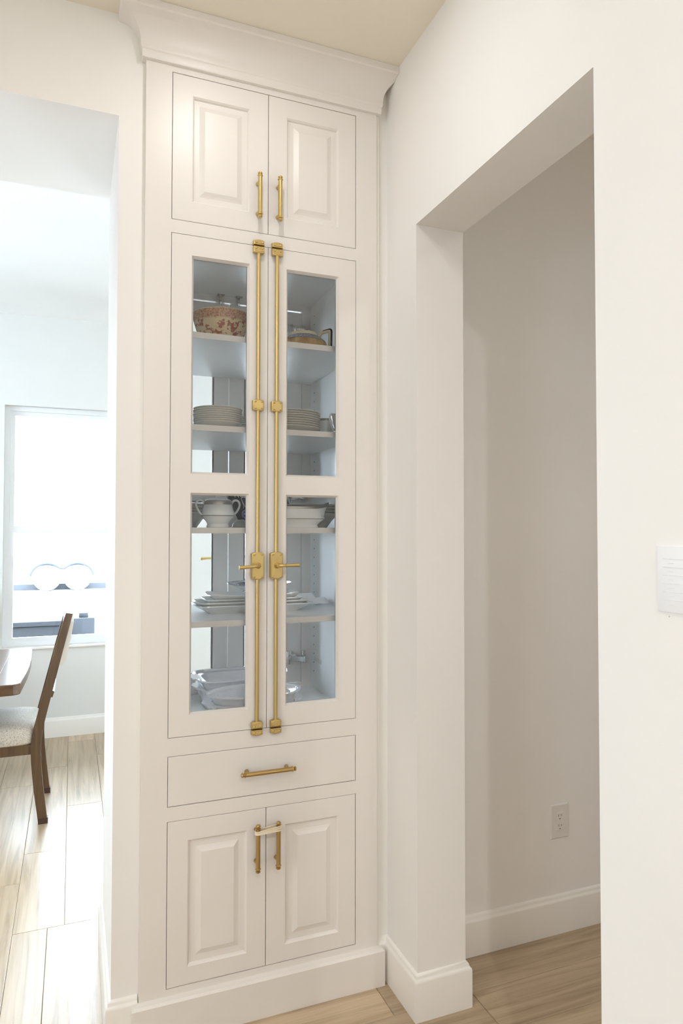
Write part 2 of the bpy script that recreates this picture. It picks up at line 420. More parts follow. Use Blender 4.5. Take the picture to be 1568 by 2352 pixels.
# ------------------------------------------------------------------ the built-in display cabinet
XL, X1, X2, X3, XR = -.334, -.257, .0459, .3496, .4259
ZA, ZB, ZC, ZD, ZE, ZF_, ZG, ZH = 2.8994, 2.4442, 2.4039, .8781, .8243, .6746, .6323, .143
cab = thing('display_cabinet', 'tall cream built-in display cabinet with glass doors and brass hardware', 'cabinet')
back = lambda p: (p[0], .60-p[1], p[2])
for xf, sfx in ((None, ''), (back, '')):
    for a, b in ((XL, X1), (X3, XR)): MB(xf).box(a, b, 0, .02, 0, 2.94).build('stile', M['cab'], cab)
    rails = ((0, ZH), (ZG, ZF_), (ZE, ZD), (ZC, ZB), (ZA, 2.94)) if xf is None else ((0, ZD), (ZC, 2.94))
    for a, b in rails: MB(xf).box(X1, X3, 0, .02, a, b).build('rail', M['cab'], cab)
IX0, IX1 = -.296, .388
for a, b in ((IX0-.018, IX0), (IX1, IX1+.018)): box_obj('side_panel', (a, b, .02, .58, .02, 2.94), M['inner'], cab)
box_obj('cabinet_bottom', (IX0, IX1, .02, .58, .845, .863), M['inner'], cab)
box_obj('cabinet_top', (IX0, IX1, .02, .58, 2.428, 2.446), M['inner'], cab)
box_obj('upper_back_panel', (IX0, IX1, .40, .418, 2.446, 2.94), M['cab'], cab)
box_obj('lower_back_panel', (IX0, IX1, .40, .418, .02, .845), M['cab'], cab)
SH = (1.1965, 1.489, 1.811, 2.1015)
for z in SH:
    sh_ = box_obj('shelf', (IX0+.001, IX1-.001, .0462, .577, z, z+.0185), M['inner'], cab)
    box_obj('front_edge', (IX0+.001, IX1-.001, .0445, .0462, z, z+.0185), M['cab'], sh_)
holes = MB()
for sx in (IX1,):
    for yy in (.531, .10):
        z = .93
        while z < 2.38:
            if all(abs(z-(s+.009)) > .02 for s in SH): holes.lathe([(.0026, -.0006), (.0026, .0002)], 8, (sx-.0003, yy, z), 'X')
            z += .0353
ho = holes.build('shelf_pin_hole', M['dark'], cab); ho['kind'] = 'stuff'
# crown and toe kick
CV = [(.017+.058*(1-math.cos(t)), 2.957+.068*math.sin(t)) for t in [k*PI/2/12 for k in range(13)]]
crown_prof = [(0, 2.918), (.011, 2.918), (.013, 2.921), (.013, 2.941), (.016, 2.944), (.017, 2.949)] + CV + [(.0765, 3.0265), (.080, 3.0285), (.080, 3.0475), (0, 3.0475)]
MB().sweep([(XL, YB-.0005), (XL, 0), (XR, 0), (XR, YB-.0005)], crown_prof, clampx=XW-.0008).build('crown_molding', M['cab'], cab, 35)
MB().sweep([(XL, YB-.016), (XL, 0), (XR, 0), (XR, YB-.016)], [(0, 0), (.0205, 0), (.0205, .112), (.0150, .1185), (0, .123)]).build('toe_kick', M['cab'], cab, 20)

# ---- hardware
def pull(parent, c, length, horiz, name='pull_handle', mat=None):
    """turned bar pull with ring and knob ends on two posts; c is the bar's middle"""
    h = length/2; mb = MB()
    prof = [(.001, -h), (.0052, -h+.0008), (.0074, -h+.0035), (.0074, -h+.006), (.0047, -h+.0082), (.0047, -h+.0102), (.0087, -h+.0115), (.0087, -h+.0133), (.0069, -h+.0150)]
    prof = prof + [(r, -z) for r, z in prof[::-1]]
    mb.lathe(prof, 20, c, 'X' if horiz else 'Z')
    for s_ in (-1, 1):
        o = s_*(.064 if horiz else .048)
        q = (c[0]+o, 0, c[2]) if horiz else (c[0], 0, c[2]+o)
        mb.lathe([(.0068, -.0002), (.0066, -.003), (.0048, -.010), (.0046, c[1])], 14, q, 'Y')
    return mb.build(name, mat or M['bronze'], parent, 35)
def arch_plate(mb, cx, z0, z1, w, th, top, bot, rise=.0035, y=0):
    """thick plate with bowed ends and a raised bevelled field"""
    def outline(ins):
        hw = w/2-ins; pts = []
        n = 8
        for k in range(n+1):
            u = -1+2*k/n; pts.append((cx+u*hw, z0+ins+(rise*(u*u) if bot else 0)))
        for k in range(n+1):
            u = 1-2*k/n; pts.append((cx+u*hw, z1-ins-(rise*(u*u) if top else 0)))
        return pts
    mb.rings([[(u, y, v) for u, v in outline(0)], [(u, y-th*.72, v) for u, v in outline(0)], [(u, y-th*.90, v) for u, v in outline(.0010)], [(u, y-th*.93, v) for u, v in outline(.0030)], [(u, y-th, v) for u, v in outline(.0036)]])
def screws(mb, pts, y):
    for u, v in pts: mb.lathe([(.0033, y+.001), (.0032, y-.0006), (.0024, y-.0018), (.0012, y-.0024), (.0003, y-.0025)], 10, (u, 0, v), 'Y')
def cremone(door, cx, lever_dir, xf=None):
    zt, zb = ZC-.004, ZD+.003
    ry = -.0078
    MB(xf).lathe([(.0062, .893), (.0062, 1.36)], 16, (cx, ry, 0)).lathe([(.0062, 1.42), (.0062, 2.381)], 16, (cx, ry, 0)).build('cremone_rod', M['brass'], door, 40)
    th = .0165
    m = MB(xf); arch_plate(m, cx, 2.3745, 2.3965, .0355, th, False, True); screws(m, [(cx-.0095, 2.389), (cx+.0095, 2.389)], -th); m.build('rod_keeper', M['brass'], door, 35)
    m = MB(xf); arch_plate(m, cx, .883, .9055, .0355, th, True, False); screws(m, [(cx-.0095, .8905), (cx+.0095, .8905)], -th); m.build('rod_keeper', M['brass'], door, 35)
    m = MB(xf); arch_plate(m, cx, 1.8745, 1.9105, .0365, th, True, True); screws(m, [(cx+a, 1.8925+b) for a in (-.0105, .0105) for b in (-.0105, .0105)], -th); m.build('rod_guide', M['brass'], door, 35)
    tb = .018
    m = MB(xf); arch_plate(m, cx, 1.3445, 1.431, .041, tb, True, True, .005); screws(m, [(cx+a, 1.388+b) for a in (-.0125, .0125) for b in (-.0345, .0345)], -tb); m.build('lock_case', M['brass'], door, 35)
    d = lever_dir; z = 1.3885; dr = -.0035 if d < 0 else .0015
    m = MB(xf)
    m.lathe([(.0092, -tb+.001), (.0092, -tb-.003), (.0075, -tb-.005), (.0068, -tb-.010), (.006, -tb-.020)], 18, (cx, 0, z), 'Y')
    m.tube([(cx, -tb-.016, z), (cx+d*.004, -tb-.022, z), (cx+d*.012, -tb-.025, z), (cx+d*.022, -tb-.025, z+dr*.3)], [.0055, .0058, .0052, .0042], 14)
    m.tube([(cx+d*.021, -tb-.025, z+dr*.3), (cx+d*.0215, -tb-.025, z+dr*.3), (cx+d*.024, -tb-.025, z+dr*.3), (cx+d*.0245, -tb-.025, z+dr*.4), (cx+d*.064, -tb-.025, z+dr), (cx+d*.0655, -tb-.025, z+dr), (cx+d*.066, -tb-.025, z+dr)], [.0052, .0058, .0058, .0048, .0066, .0066, .0035], 14)
    m.build('lever_handle', M['brass'], door, 35)
def strikes(cx, xf=None):
    th = .0165
    m = MB(xf); arch_plate(m, cx, 2.4005, 2.4185, .0355, th, True, False); screws(m, [(cx-.0095, 2.4075), (cx+.0095, 2.4075)], -th); m.build('strike_plate', M['brass'], cab, 35)
    m = MB(xf); arch_plate(m, cx, .861, .8795, .0355, th, False, True); screws(m, [(cx-.0095, .871), (cx+.0095, .871)], -th); m.build('strike_plate', M['brass'], cab, 35)

def rect(x0, x1, z0, z1, y, i=0): return [(x0+i, y, z0+i), (x1-i, y, z0+i), (x1-i, y, z1-i), (x0+i, y, z1-i)]
def panel_door(x0, x1, z0, z1, rx0, rx1, rz0, rz1, fx0, fx1, fz0, fz1):
    m = MB()      # frame ring with moulded inner edge
    m.rings([rect(x0, x1, z0, z1, .02), rect(x0, x1, z0, z1, .0012), rect(x0, x1, z0, z1, 0, .0012), rect(rx0, rx1, rz0, rz1, 0), rect(rx0, rx1, rz0, rz1, .0045, .0045), rect(rx0, rx1, rz0, rz1, .010, .0065), rect(rx0, rx1, rz0, rz1, .02, .0065)], False, False)
    d = m.build('door', M['cab'], cab)
    p = MB(); c = .0065
    p.rings([rect(rx0, rx1, rz0, rz1, .019, c), rect(rx0, rx1, rz0, rz1, .0095, c), rect(fx0, fx1, fz0, fz1, .0088, -.0165), rect(fx0, fx1, fz0, fz1, .0062, -.0095), rect(fx0, fx1, fz0, fz1, .0018, 0)], True, True)
    p.build('raised_panel', M['cab'], d)
    return d
G = .0017
dUL = panel_door(X1+G, X2-.0010, ZB+G, ZA-G, -.195, -.0155, 2.507, 2.838, -.1565, -.0555, 2.547, 2.7985)
dUR = panel_door(X2+.0010, X3-G, ZB+G, ZA-G, .107, .287, 2.507, 2.838, .1485, .2465, 2.547, 2.7985)
dLL = panel_door(X1+G, X2-.0010, ZH+G, ZG-G, -.196, -.0147, .196, .570, -.155, -.0555, .2385, .528)
dLR = panel_door(X2+.0010, X3-G, ZH+G, ZG-G, .1078, .2892, .196, .570, .150, .247, .2385, .528)
pull(dUL, (.0112, -.030, 2.5532), .1465, False, mat=M['brass']); pull(dUR, (.0770, -.030, 2.5532), .1465, False, mat=M['brass'])
pull(dLL, (.0132, -.030, .5218), .1475, False); pull(dLR, (.0780, -.030, .5218), .1475, False)
m = MB(); m.rings([rect(X1+G, X3-G, ZF_+G, ZE-G, .02), rect(X1+G, X3-G, ZF_+G, ZE-G, .0012), rect(X1+G, X3-G, ZF_+G, ZE-G, 0, .0012)])
drawer = m.build('drawer', M['cab'], cab)
pull(drawer, (.0468, -.030, .7512), .177, True)
box_obj('drawer_box', (X1+.02, X3-.02, .021, .38, ZF_+.015, ZE-.02), M['cab'], drawer)

def glass_door(x0, x1, gx0, gx1, xf=None, name='glass_door'):
    zs = ((.9415, 1.613), (1.671, 2.3415)); z0, z1 = ZD+G, ZC-(G if xf is None else .0062)
    m = MB(xf)
    for b in ((x0, gx0, 0, .02, z0, z1), (gx1, x1, 0, .02, z0, z1), (gx0, gx1, 0, .02, z0, zs[0][0]), (gx0, gx1, 0, .02, zs[0][1], zs[1][0]), (gx0, gx1, 0, .02, zs[1][1], z1)): m.box(*b)
    d = m.build('door', M['cab'], cab)
    for a, b in zs:
        q = MB(xf); q.rings([rect(gx0, gx1, a, b, .0005), rect(gx0, gx1, a, b, .0105, .0065), rect(gx0, gx1, a, b, .0195, .0065)], False, False)
        q.build('glazing_bead', M['cab'], d)
        MB(xf).box(gx0+.003, gx1-.003, .012, .0145, a+.003, b-.003).build('glass_pane', M['glass'], d)
    return d
dGL = glass_door(X1+G, X2-.0010, -.1945, -.0135); dGR = glass_door(X2+.0010, X3-G, .1075, .2885)
bGL = glass_door(X1+G, X2-.0016, -.1945, -.0135, back); bGR = glass_door(X2+.0016, X3-G, .1075, .2885, back)
for d, cx, s_, xf in ((dGL, .0130, -1, None), (dGR, .0735, 1, None), (bGL, .0130, -1, back), (bGR, .0735, 1, back)):
    cremone(d, cx, s_, xf); strikes(cx, xf)
# concealed hinges on the inside of the back doors
def hinge(door, xe, z, s_):
    """xe = door edge, s_ = direction from door edge towards the stile"""
    m = MB(); y = .58
    m.box(xe-s_*.064, xe-s_*.048, y-.0022, y, z-.027, z+.027, bev=.0006)
    m.box(xe-s_*.0475, xe-s_*.040, y-.0045, y, z-.028, z+.028, bev=.0006)
    m.lathe([(.0185, y-.0005), (.0185, y-.006), (.014, y-.009)], 24, (xe-s_*.034, 0, z), 'Y')
    m.rings([[(xe-s_*.047, y-.016, z-.010), (xe-s_*.047, y-.016, z+.011), (xe-s_*.047, y-.006, z+.011), (xe-s_*.047, y-.006, z-.010)],
             [(xe-s_*.020, y-.026, z-.009), (xe-s_*.020, y-.026, z+.009), (xe-s_*.020, y-.008, z+.009), (xe-s_*.020, y-.008, z-.009)],
             [(xe+s_*.003, y-.028, z-.015), (xe+s_*.003, y-.028, z+.006), (xe+s_*.003, y-.004, z+.006), (xe+s_*.003, y-.004, z-.015)]])
    m.box(xe+s_*.002, xe+s_*.016, y-.030, y-.002, z-.018, z+.008, bev=.0012)
    m.box(xe+s_*.003, xe+s_*.017, y-.0025, y, z-.02, z+.027, bev=.0005)
    m.lathe([(.0042, y-.002), (.0040, y-.005)], 12, (xe+s_*.010, 0, z+.0175), 'Y')
    m.build('hinge', M['chrome'], door, 30)
for z in (.979, 1.638, 2.318): hinge(bGR, X3, z, 1); hinge(bGL, X1, z, -1)
for cx in (.009, .081):      # spring catches above the back doors
    m = MB(); m.box(cx-.014, cx+.014, .555, .578, 2.4265, 2.428); m.box(cx-.0052, cx+.0052, .572, .5745, 2.393, 2.427, bev=.0008)
    m.tube([(cx, .573, 2.404), (cx, .568, 2.399), (cx, .570, 2.391)], [.0055, .0058, .004], 10); m.build('spring_catch', M['chrome'], cab, 30)
box_obj('hinge_patch', (IX1-.0012, IX1, .44, .53, .972, .988), M['plastic'], cab)

# rubber band round the two lower pulls
m = MB()
for (zl, zr, rr, yo) in ((.5758, .5832, .0092, 0), (.5722, .5790, .0098, .0006), (.5695, .5715, .0092, -.0004), (.5672, .5700, .0100, .0003), (.5712, .5755, .0102, .001)):
    pts = []; xa, xb, yc = .0132, .0780, -.030+yo
    for k in range(9):
        a = PI/2+PI*k/8; pts.append((xa+rr*math.cos(a), yc+rr*math.sin(a), zl))
    for k in range(9):
        a = -PI/2+PI*k/8; pts.append((xb+rr*math.cos(a), yc+rr*math.sin(a), zr))
    m.tube(pts, .0017, 8, True)
tag(m.build('rubber_band', M['rubber'], None, 60), 'cream rubber band wound round the two lower door pulls', 'rubber band')

# ------------------------------------------------------------------ crockery
def ell(cx, cy, rx, ry, z, n=48, ribs=0, amp=0, pw=2.0):
    out = []
    for k in range(n):
        a = 2*PI*k/n; c, s_ = math.cos(a), math.sin(a); f = 1+amp*(1 if (ribs and k % 2) else 0)
        out.append((cx+rx*f*math.copysign(abs(c)**(2/pw), c), cy+ry*f*math.copysign(abs(s_)**(2/pw), s_), z))
    return out
z4, z3, z2, z1, z0 = SH[3]+.0186, SH[2]+.0186, SH[1]+.0186, SH[0]+.0186, .8631
def plate_mesh(r):
    m = MB()
    m.lathe([(r*.55, 0), (r*.60, .0005), (r*.66, .003), (r*.97, .0135), (r, .0165), (r*.995, .0185), (r*.95, .0175), (r*.66, .008), (r*.58, .0055), (.001, .005)], 44)
    return m
# 1 red transferware bowl
b = thing('serving_bowl', 'cream serving bowl with red-brown printed trees on the top shelf', 'bowl', (-.0625, .195, z4))
m = MB(); m.lathe([(.050, 0), (.056, .002), (.060, .008), (.074, .030), (.0845, .052), (.0925, .076), (.0975, .096), (.1005, .103), (.0985, .1045), (.0945, .100), (.088, .074), (.070, .032), (.040, .012), (.001, .010)], 56)
m.build('bowl_body', M['redware'], b, 40)
m = MB(); m.lathe([(.0985, .1026), (.1012, .1036), (.1008, .1056), (.0988, .106), (.0962, .1048), (.0965, .1026)], 56, cap0=False, cap1=False); m.build('rim', M['cream'], b, 40)
# 2 teapot
t = thing('teapot', 'tan and blue printed teapot with navy handle at the right of the top shelf', 'teapot', (.240, .225, z4))
m = MB(); m.lathe([(.056, 0), (.074, .005), (.085, .020), (.0870, .034), (.0835, .046), (.0785, .0545)], 14); m.build('lower_body', M['tanware'], t, 12)
m = MB(); m.lathe([(.0800, .0530), (.0735, .060), (.060, .0705), (.050, .0745)], 40); m.build('shoulder', M['blueware'], t, 40)
m = MB(); m.lathe([(.050, .0735), (.0495, .080), (.0475, .0855), (.040, .0885), (.020, .0915), (.001, .0925)], 40); m.build('lid', M['cream'], t, 40)
m = MB(); m.box(-.022, .002, -.008, .008, .090, .103, bev=.002); m.lathe([(.007, .088), (.0075, .104), (.004, .111)], 12, (-.034, 0, 0)); m.build('lid_knob', M['chrome'], t, 40)
def smooth_path(pts, n=6):
    out = []
    for k in range(len(pts)-1):
        p0, p1, p2, p3 = [Vector(pts[min(max(q, 0), len(pts)-1)]) for q in (k-1, k, k+1, k+2)]
        for j_ in range(n):
            u = j_/n; out.append(.5*((2*p1)+(-p0+p2)*u+(2*p0-5*p1+4*p2-p3)*u*u+(-p0+3*p1-3*p2+p3)*u**3))
    return out+[Vector(pts[-1])]
def sq_path(pts, n=4):
    out = []
    for k in range(len(pts)):
        p = Vector(pts[k])
        if k in (0, len(pts)-1): out.append(p); continue
        a, c = Vector(pts[k-1]), Vector(pts[k+1]); r = .007
        u = (a-p).normalized()*r; w = (c-p).normalized()*r
        for j_ in range(n+1):
            q = j_/n; out.append(p+u*(1-q)**2+w*q**2)
    return out
hp = sq_path([(.050, -.012, .066), (.058, -.02, .090), (.0885, -.035, .0985), (.0875, -.035, .030), (.070, -.025, .028)])
m = MB(); m.tube(hp, .0072, 12, sy=.8); m.build('handle', M['cream'], t, 40)
m = MB(); m.tube([q+Vector((.0036, -.0010, .0030)) for q in hp[3:-4]], .0068, 12, sy=.8); m.build('handle_stripe', M['navy'], t, 40)
m = MB(); m.tube([(-.070, -.03, .034), (-.094, -.045, .042), (-.108, -.055, .060), (-.113, -.058, .070)], [.022, .019, .016, .015], 14); m.build('spout', M['tanware'], t, 40)
# 3 plates
def stack(r, cx, cy, z, n, dz, names, group, z_first=0, mat=None, jit=.0012):
    root = None
    for k in range(n):
        loc = (cx+random.uniform(-jit, jit), cy+random.uniform(-jit, jit), z+z_first+k*dz)
        if root is None:
            root = plate_mesh(r).build('plate', mat or M['stone'], None, 40); o = root
        else:
            o = root.copy(); COL.objects.link(o)
        o.location = loc; tag(o, names(k, n), 'plate', group)
ORD = ['bottom', 'second from the bottom', 'third from the bottom', 'fourth from the bottom', 'fifth from the bottom', 'sixth from the bottom', 'seventh from the bottom', 'eighth from the bottom', 'ninth from the bottom', 'tenth from the bottom']
def ordn(k, n): return 'topmost' if k == n-1 else ('lowest' if k == 0 else ORD[k].replace(' from the bottom', ' from bottom'))
stack(.0795, -.0875, .130, z3, 8, .0068, lambda k, n: f'{ordn(k, n)} grey-white plate of the small stack behind the left glass door', 'small plates stacked on the second shelf')
stack(.110, .163, .157, z3, 8, .0076, lambda k, n: f'{ordn(k, n)} grey-white plate of the wide stack behind the right glass door', 'wide plates stacked on the second shelf')
stack(.100, .135, .405, z3, 9, .0085, lambda k, n: f'{ordn(k, n)} plate of the shaded stack at the back of the second shelf', 'back plates stacked on the second shelf', mat=M['stone'])
# cups
def cup(loc, rz, label):
    c = thing('teacup', label, 'cup', loc, rz, 'silver-rimmed teacups')
    m = MB(); m.lathe([(.019, 0), (.021, .002), (.0225, .010), (.029, .030), (.0335, .052), (.0352, .064), (.0335, .064), (.0315, .052), (.027, .030), (.018, .010), (.001, .008)], 32); m.build('cup_body', M['china'], c, 40)
    m = MB(); m.lathe([(.0345, .0575), (.0358, .0648), (.0345, .0655), (.0330, .0640)], 32, cap0=False, cap1=False); m.build('silver_band', M['silver'], c, 40)
    pts = [(.030, 0, .052), (.037, 0, .060), (.047, 0, .062), (.054, 0, .054), (.054, 0, .042), (.048, 0, .031), (.044, 0, .022), (.038, 0, .012), (.024, 0, .008)]
    m = MB(); m.tube(smooth_path(pts, 4), .0031, 10, sy=1.3); m.build('handle', M['china'], c, 60)
    return c
c1 = cup((.328, .225, z3+.006), .75, 'silver-rimmed teacup set back between the wide plate stack and the front cup')
for o in c1.children: pass
dup(c1, (.3350, .098, z3+.004), 'silver-rimmed teacup with its handle pointing left at the right edge of the right glass door', rz=PI+.42)
dup(c1, (-.222, .225, z3+.006), 'silver-rimmed teacup half hidden left of the small plate stack', rz=-.25)
# saucers lie under the cups, hidden by the shelf edge
# 4 sugar bowl
s_ = thing('sugar_bowl', 'white lidded sugar bowl with two loop handles and silver band', 'sugar bowl', (-.0825, .140, z2))
m = MB(); m.lathe([(.0355, 0), (.0375, .0015), (.0365, .006), (.0345, .012), (.0385, .020), (.0545, .0375), (.0550, .0392), (.0530, .046), (.0465, .072), (.0440, .0865), (.0425, .0865), (.040, .08), (.045, .05), (.03, .012), (.001, .010)], 48); m.build('bowl_body', M['china'], s_, 28)
m = MB(); m.lathe([(.0466, .0748), (.0467, .0752), (.0450, .0868), (.0438, .0878), (.0425, .0872)], 48, cap0=False, cap1=False); m.build('silver_band', M['silver'], s_, 40)
m = MB(); m.lathe([(.0552, .0374), (.0559, .0384), (.0552, .0398)], 48, cap0=False, cap1=False); m.build('silver_line', M['silver'], s_, 40)
m = MB(); m.lathe([(.0405, .0872), (.0422, .0886), (.0405, .0906), (.030, .0950), (.012, .0975), (.0085, .098), (.0072, .106), (.010, .116), (.0105, .121), (.006, .126), (.001, .1265)], 40); m.build('lid', M['china'], s_, 40)
for q in (-1, 1):
    m = MB(); m.tube(smooth_path([(q*.043, 0, .072), (q*.047, 0, .083), (q*.056, 0, .090), (q*.066, 0, .088), (q*.0715, 0, .079), (q*.070, 0, .067), (q*.062, 0, .052), (q*.052, 0, .041)], 4), .0036, 10); m.build('handle', M['china'], s_, 60)
# 5 gravy boat
g = thing('gravy_boat', 'white gravy boat with silver rim and raised spout', 'gravy boat', (.1818, .103, z2))
def boat(z, rx, ry, sp=0, lift=0):
    out = []
    for p in ell(0, 0, rx, ry, z, 48):
        u = max(0, p[0]/rx); f = u**5
        out.append((p[0]+sp*f, p[1]*(1-.62*f*(1 if sp else 0)), p[2]+lift*f))
    return out
m = MB(); m.rings([boat(0, .070, .034), boat(.002, .0715, .035), boat(.009, .068, .033), boat(.016, .074, .036), boat(.029, .093, .045), boat(.0305, .0935, .0455), boat(.040, .090, .044, .003), boat(.055, .0875, .043, .010, .004), boat(.0705, .087, .043, .022, .015), boat(.0705, .084, .040, .021, .015), boat(.05, .083, .039, .008, .004), boat(.03, .085, .04), boat(.012, .06, .028)])
m.build('boat_body', M['china'], g, 30)
m = MB(); m.rings([boat(.0630, .0886, .0441, .0178, .0098), boat(.0706, .0884, .0443, .0228, .0155), boat(.0716, .0860, .0425, .0222, .0155)], False, False); m.build('silver_band', M['silver'], g, 40)
m = MB(); m.tube([p for p in boat(.0302, .0937, .0457)], .0009, 6, True); m.build('silver_line', M['silver'], g, 40)
m = MB(); m.tube([(-.082, 0, .058), (-.10, 0, .07), (-.116, 0, .066), (-.118, 0, .050), (-.105, 0, .036), (-.09, 0, .030)], .004, 10); m.build('handle', M['china'], g, 60)
# 6 grey bowls
def bowl_mesh(r, h, foot):
    m = MB(); m.lathe([(foot, 0), (foot*1.02, .003), (r*.80, h*.55), (r*.96, h*.9), (r, h), (r*.985, h+.0022), (r*.94, h*.92), (r*.76, h*.55), (foot*.9, .008), (.001, .007)], 44)
    return m
def bowls(cx, cy, labels, grp, r):
    root = None
    for k in range(4):
        if root is None: root = bowl_mesh(r, .050, r*.62).build('bowl', M['stone'], None, 40); o = root
        else: o = root.copy(); COL.objects.link(o)
        o.location = (cx, cy, z2+k*.0108); tag(o, labels[k], 'bowl', grp)
Q = ['lowest', 'second from bottom', 'second from top', 'topmost']
bowls(-.185, .335, [f'{q} grey-white bowl of the stack behind the sugar bowl' for q in Q], 'grey-white bowls behind the sugar bowl', .105)
bowls(.278, .277, [f'{q} grey-white bowl of the stack behind the gravy boat' for q in Q], 'grey-white bowls behind the gravy boat', .108)
m = MB(); m.lathe([(.034, 0), (.036, .002), (.033, .012), (.026, .022), (.016, .027), (.001, .028)], 36)
tag(m.build('small_bowl', M['bowlgrey'], None, 40, (.016, .215, z2)), 'small grey bowl turned upside down right of the sugar bowl', 'bowl')
# 7 signed photo print
def local_sheet(B, yaw, lean):
    w = Vector((math.cos(yaw), math.sin(yaw), 0)); nb = Vector((-math.sin(yaw), math.cos(yaw), 0))
    u = (nb*math.sin(lean)+Vector((0, 0, math.cos(lean)))).normalized(); n = w.cross(u)
    mt = Matrix((w, u, n)).transposed().to_4x4(); mt.translation = Vector(B); return mt
ph = thing('signed_photo', 'black signed sports print with white lettering and a blue helmet, leaning at the back', 'print')
ph.matrix_world = local_sheet((.0290, .268, z2+.002), math.radians(25), math.radians(38))
SW, SHH = .288, .185
MB().box(0, SW, 0, SHH, -.003, 0).build('sheet', M['black'], ph)
MB().box(0, SW, .010, .0165, .0001, .0006).build('red_stripe', M['red'], ph)
MB().box(0, SW, 0, .010, .0001, .0006).build('grey_stripe', M['grey'], ph)
fc = bpy.data.curves.new('lettering', 'FONT'); fc.body = 'Pres'; fc.size = .031; fc.extrude = .0003; fc.offset = .0007
fo = bpy.data.objects.new('lettering', fc); COL.objects.link(fo)
dg = bpy.context.evaluated_depsgraph_get(); me = bpy.data.meshes.new_from_object(fo.evaluated_get(dg)); bpy.data.objects.remove(fo)
lo = bpy.data.objects.new('lettering', me); COL.objects.link(lo); me.materials.append(M['white']); lo.parent = ph; lo.location = (.030, .1385, .0006)
sg = [(.045, .085), (.053, .100), (.057, .125), (.060, .138), (.057, .120), (.058, .092), (.062, .082), (.068, .092), (.066, .102), (.060, .096), (.070, .086), (.078, .098), (.085, .128), (.083, .100), (.074, .088), (.082, .082), (.092, .092), (.090, .104), (.084, .098)]
sp = []
for k in range(len(sg)-1):
    p0, p1, p2, p3 = sg[max(k-1, 0)], sg[k], sg[k+1], sg[min(k+2, len(sg)-1)]
    for j in range(5):
        t_ = j/5; sp.append((*[.5*((2*p1[i])+(-p0[i]+p2[i])*t_+(2*p0[i]-5*p1[i]+4*p2[i]-p3[i])*t_*t_+(-p0[i]+3*p1[i]-3*p2[i]+p3[i])*t_**3) for i in (0, 1)], .0007))
MB().tube(sp, .0008, 5).build('signature', M['white'], ph)
hx, hy = .059, .048
m = MB(); m.prism([(hx+.034*math.cos(a), hy+.030*math.sin(a)) for a in [PI*k/16-.25 for k in range(19)]] + [(hx-.020, hy-.020)], 'Z', .0001, .0007); m.build('helmet_print', M['blue'], ph)
m = MB(); m.tube([(hx+.0345*math.cos(a), hy+.0305*math.sin(a), .0008) for a in [PI*k/16-.25 for k in range(19)]], .0009, 5)
m.tube([(hx-.024, hy+.012, .0009), (hx-.014, hy+.010, .0009), (hx-.008, hy+.013, .0009), (hx, hy+.009, .0009), (hx+.012, hy+.012, .0009), (hx+.022, hy+.010, .0009)], .0022, 6); m.build('helmet_outline', M['white'], ph)
m = MB(); m.tube([(hx-.028, hy-.014, .0009), (hx-.022, hy-.026, .0009), (hx-.006, hy-.031, .0009), (hx+.012, hy-.030, .0009)], .0022, 6); m.tube([(hx-.030, hy-.006, .0009), (hx-.014, hy-.012, .0009)], .0020, 6); m.build('face_guard_print', M['white'], ph)
# 8 rectangular platters
def platter(rx, ry, bx, by, h, corner=0, th=.004):
    m = MB()
    def rr(ax, ay, z, cr=0):
        out = []
        for p in ell(0, 0, ax, ay, z, 48, pw=9):
            f = (abs(p[0])/ax*abs(p[1])/ay)**3; out.append((p[0], p[1], z+cr*f))
        return out
    m.rings([rr(bx, by, 0), rr(bx+.002, by+.002, .0025), rr(rx*.93, ry*.90, h*.72), rr(rx, ry, h, corner), rr(rx-.001, ry-.001, h+th*.8, corner), rr(rx*.93, ry*.88, h*.72+th, corner*.2), rr(bx*.98, by*.95, th), rr(bx*.4, by*.4, th)])
    return m
pc = (.066, .268)
for k, (rx, ry, bx, by, h, dz, cr, lab) in enumerate(((.205, .090, .158, .052, .027, 0, 0, 'largest white rectangular platter, lowest in the platter stack'), (.195, .083, .150, .048, .027, .0100, 0, 'white rectangular platter, second from bottom in the platter stack'), (.172, .075, .135, .042, .027, .0195, 0, 'white rectangular platter, second from top in the platter stack'), (.158, .070, .120, .040, .024, .0335, .012, 'white rectangular platter with upturned corners, topmost in the platter stack'))):
    tag(platter(rx, ry, bx, by, h, cr).build('platter', M['platter'], None, 35, (pc[0]+(-.006 if k == 1 else 0), pc[1], z1+dz)), lab, 'platter', 'white platters on the fourth shelf')
sd = thing('shallow_dish', 'round white dish with navy inside on top of the platter stack', 'dish', (.092, .272, z1+.066))
m = MB(); m.lathe([(.046, 0), (.049, .002), (.056, .006), (.096, .024), (.1135, .031), (.1130, .033), (.105, .0305), (.090, .024)], 48, cap1=False); m.build('dish_body', M['china'], sd, 35)
m = MB(); m.lathe([(.1055, .0306), (.092, .0250), (.056, .009), (.001, .006)], 48, cap0=False, cap1=False); m.build('navy_well', M['navy'], sd, 35)
m = MB(); m.lathe([(.1000, .0255), (.1140, .0312), (.1135, .0336), (.1040, .0308)], 48, cap0=False, cap1=False); m.build('printed_rim', M['navydish'], sd, 35)
def napkin(loc, rz, pts, label):
    """folded cloth: an outline of creased panels (x, y, z) with thickness"""
    m = MB()
    for quad in pts:
        a = [m.v(p) for p in quad]; b_ = [m.v((p[0], p[1], p[2]-.0022)) for p in quad]; n = len(a)
        m.face(a); m.face(b_[::-1])
        for q in range(n): m.face([a[q], b_[q], b_[(q+1) % n], a[(q+1) % n]])
    bmesh.ops.remove_doubles(m.bm, verts=m.bm.verts[:], dist=.0004)
    o = m.build('napkin', M['linen'], None, None, loc); o.rotation_euler = (0, 0, rz); return tag(o, label, 'napkin', 'folded white napkins')
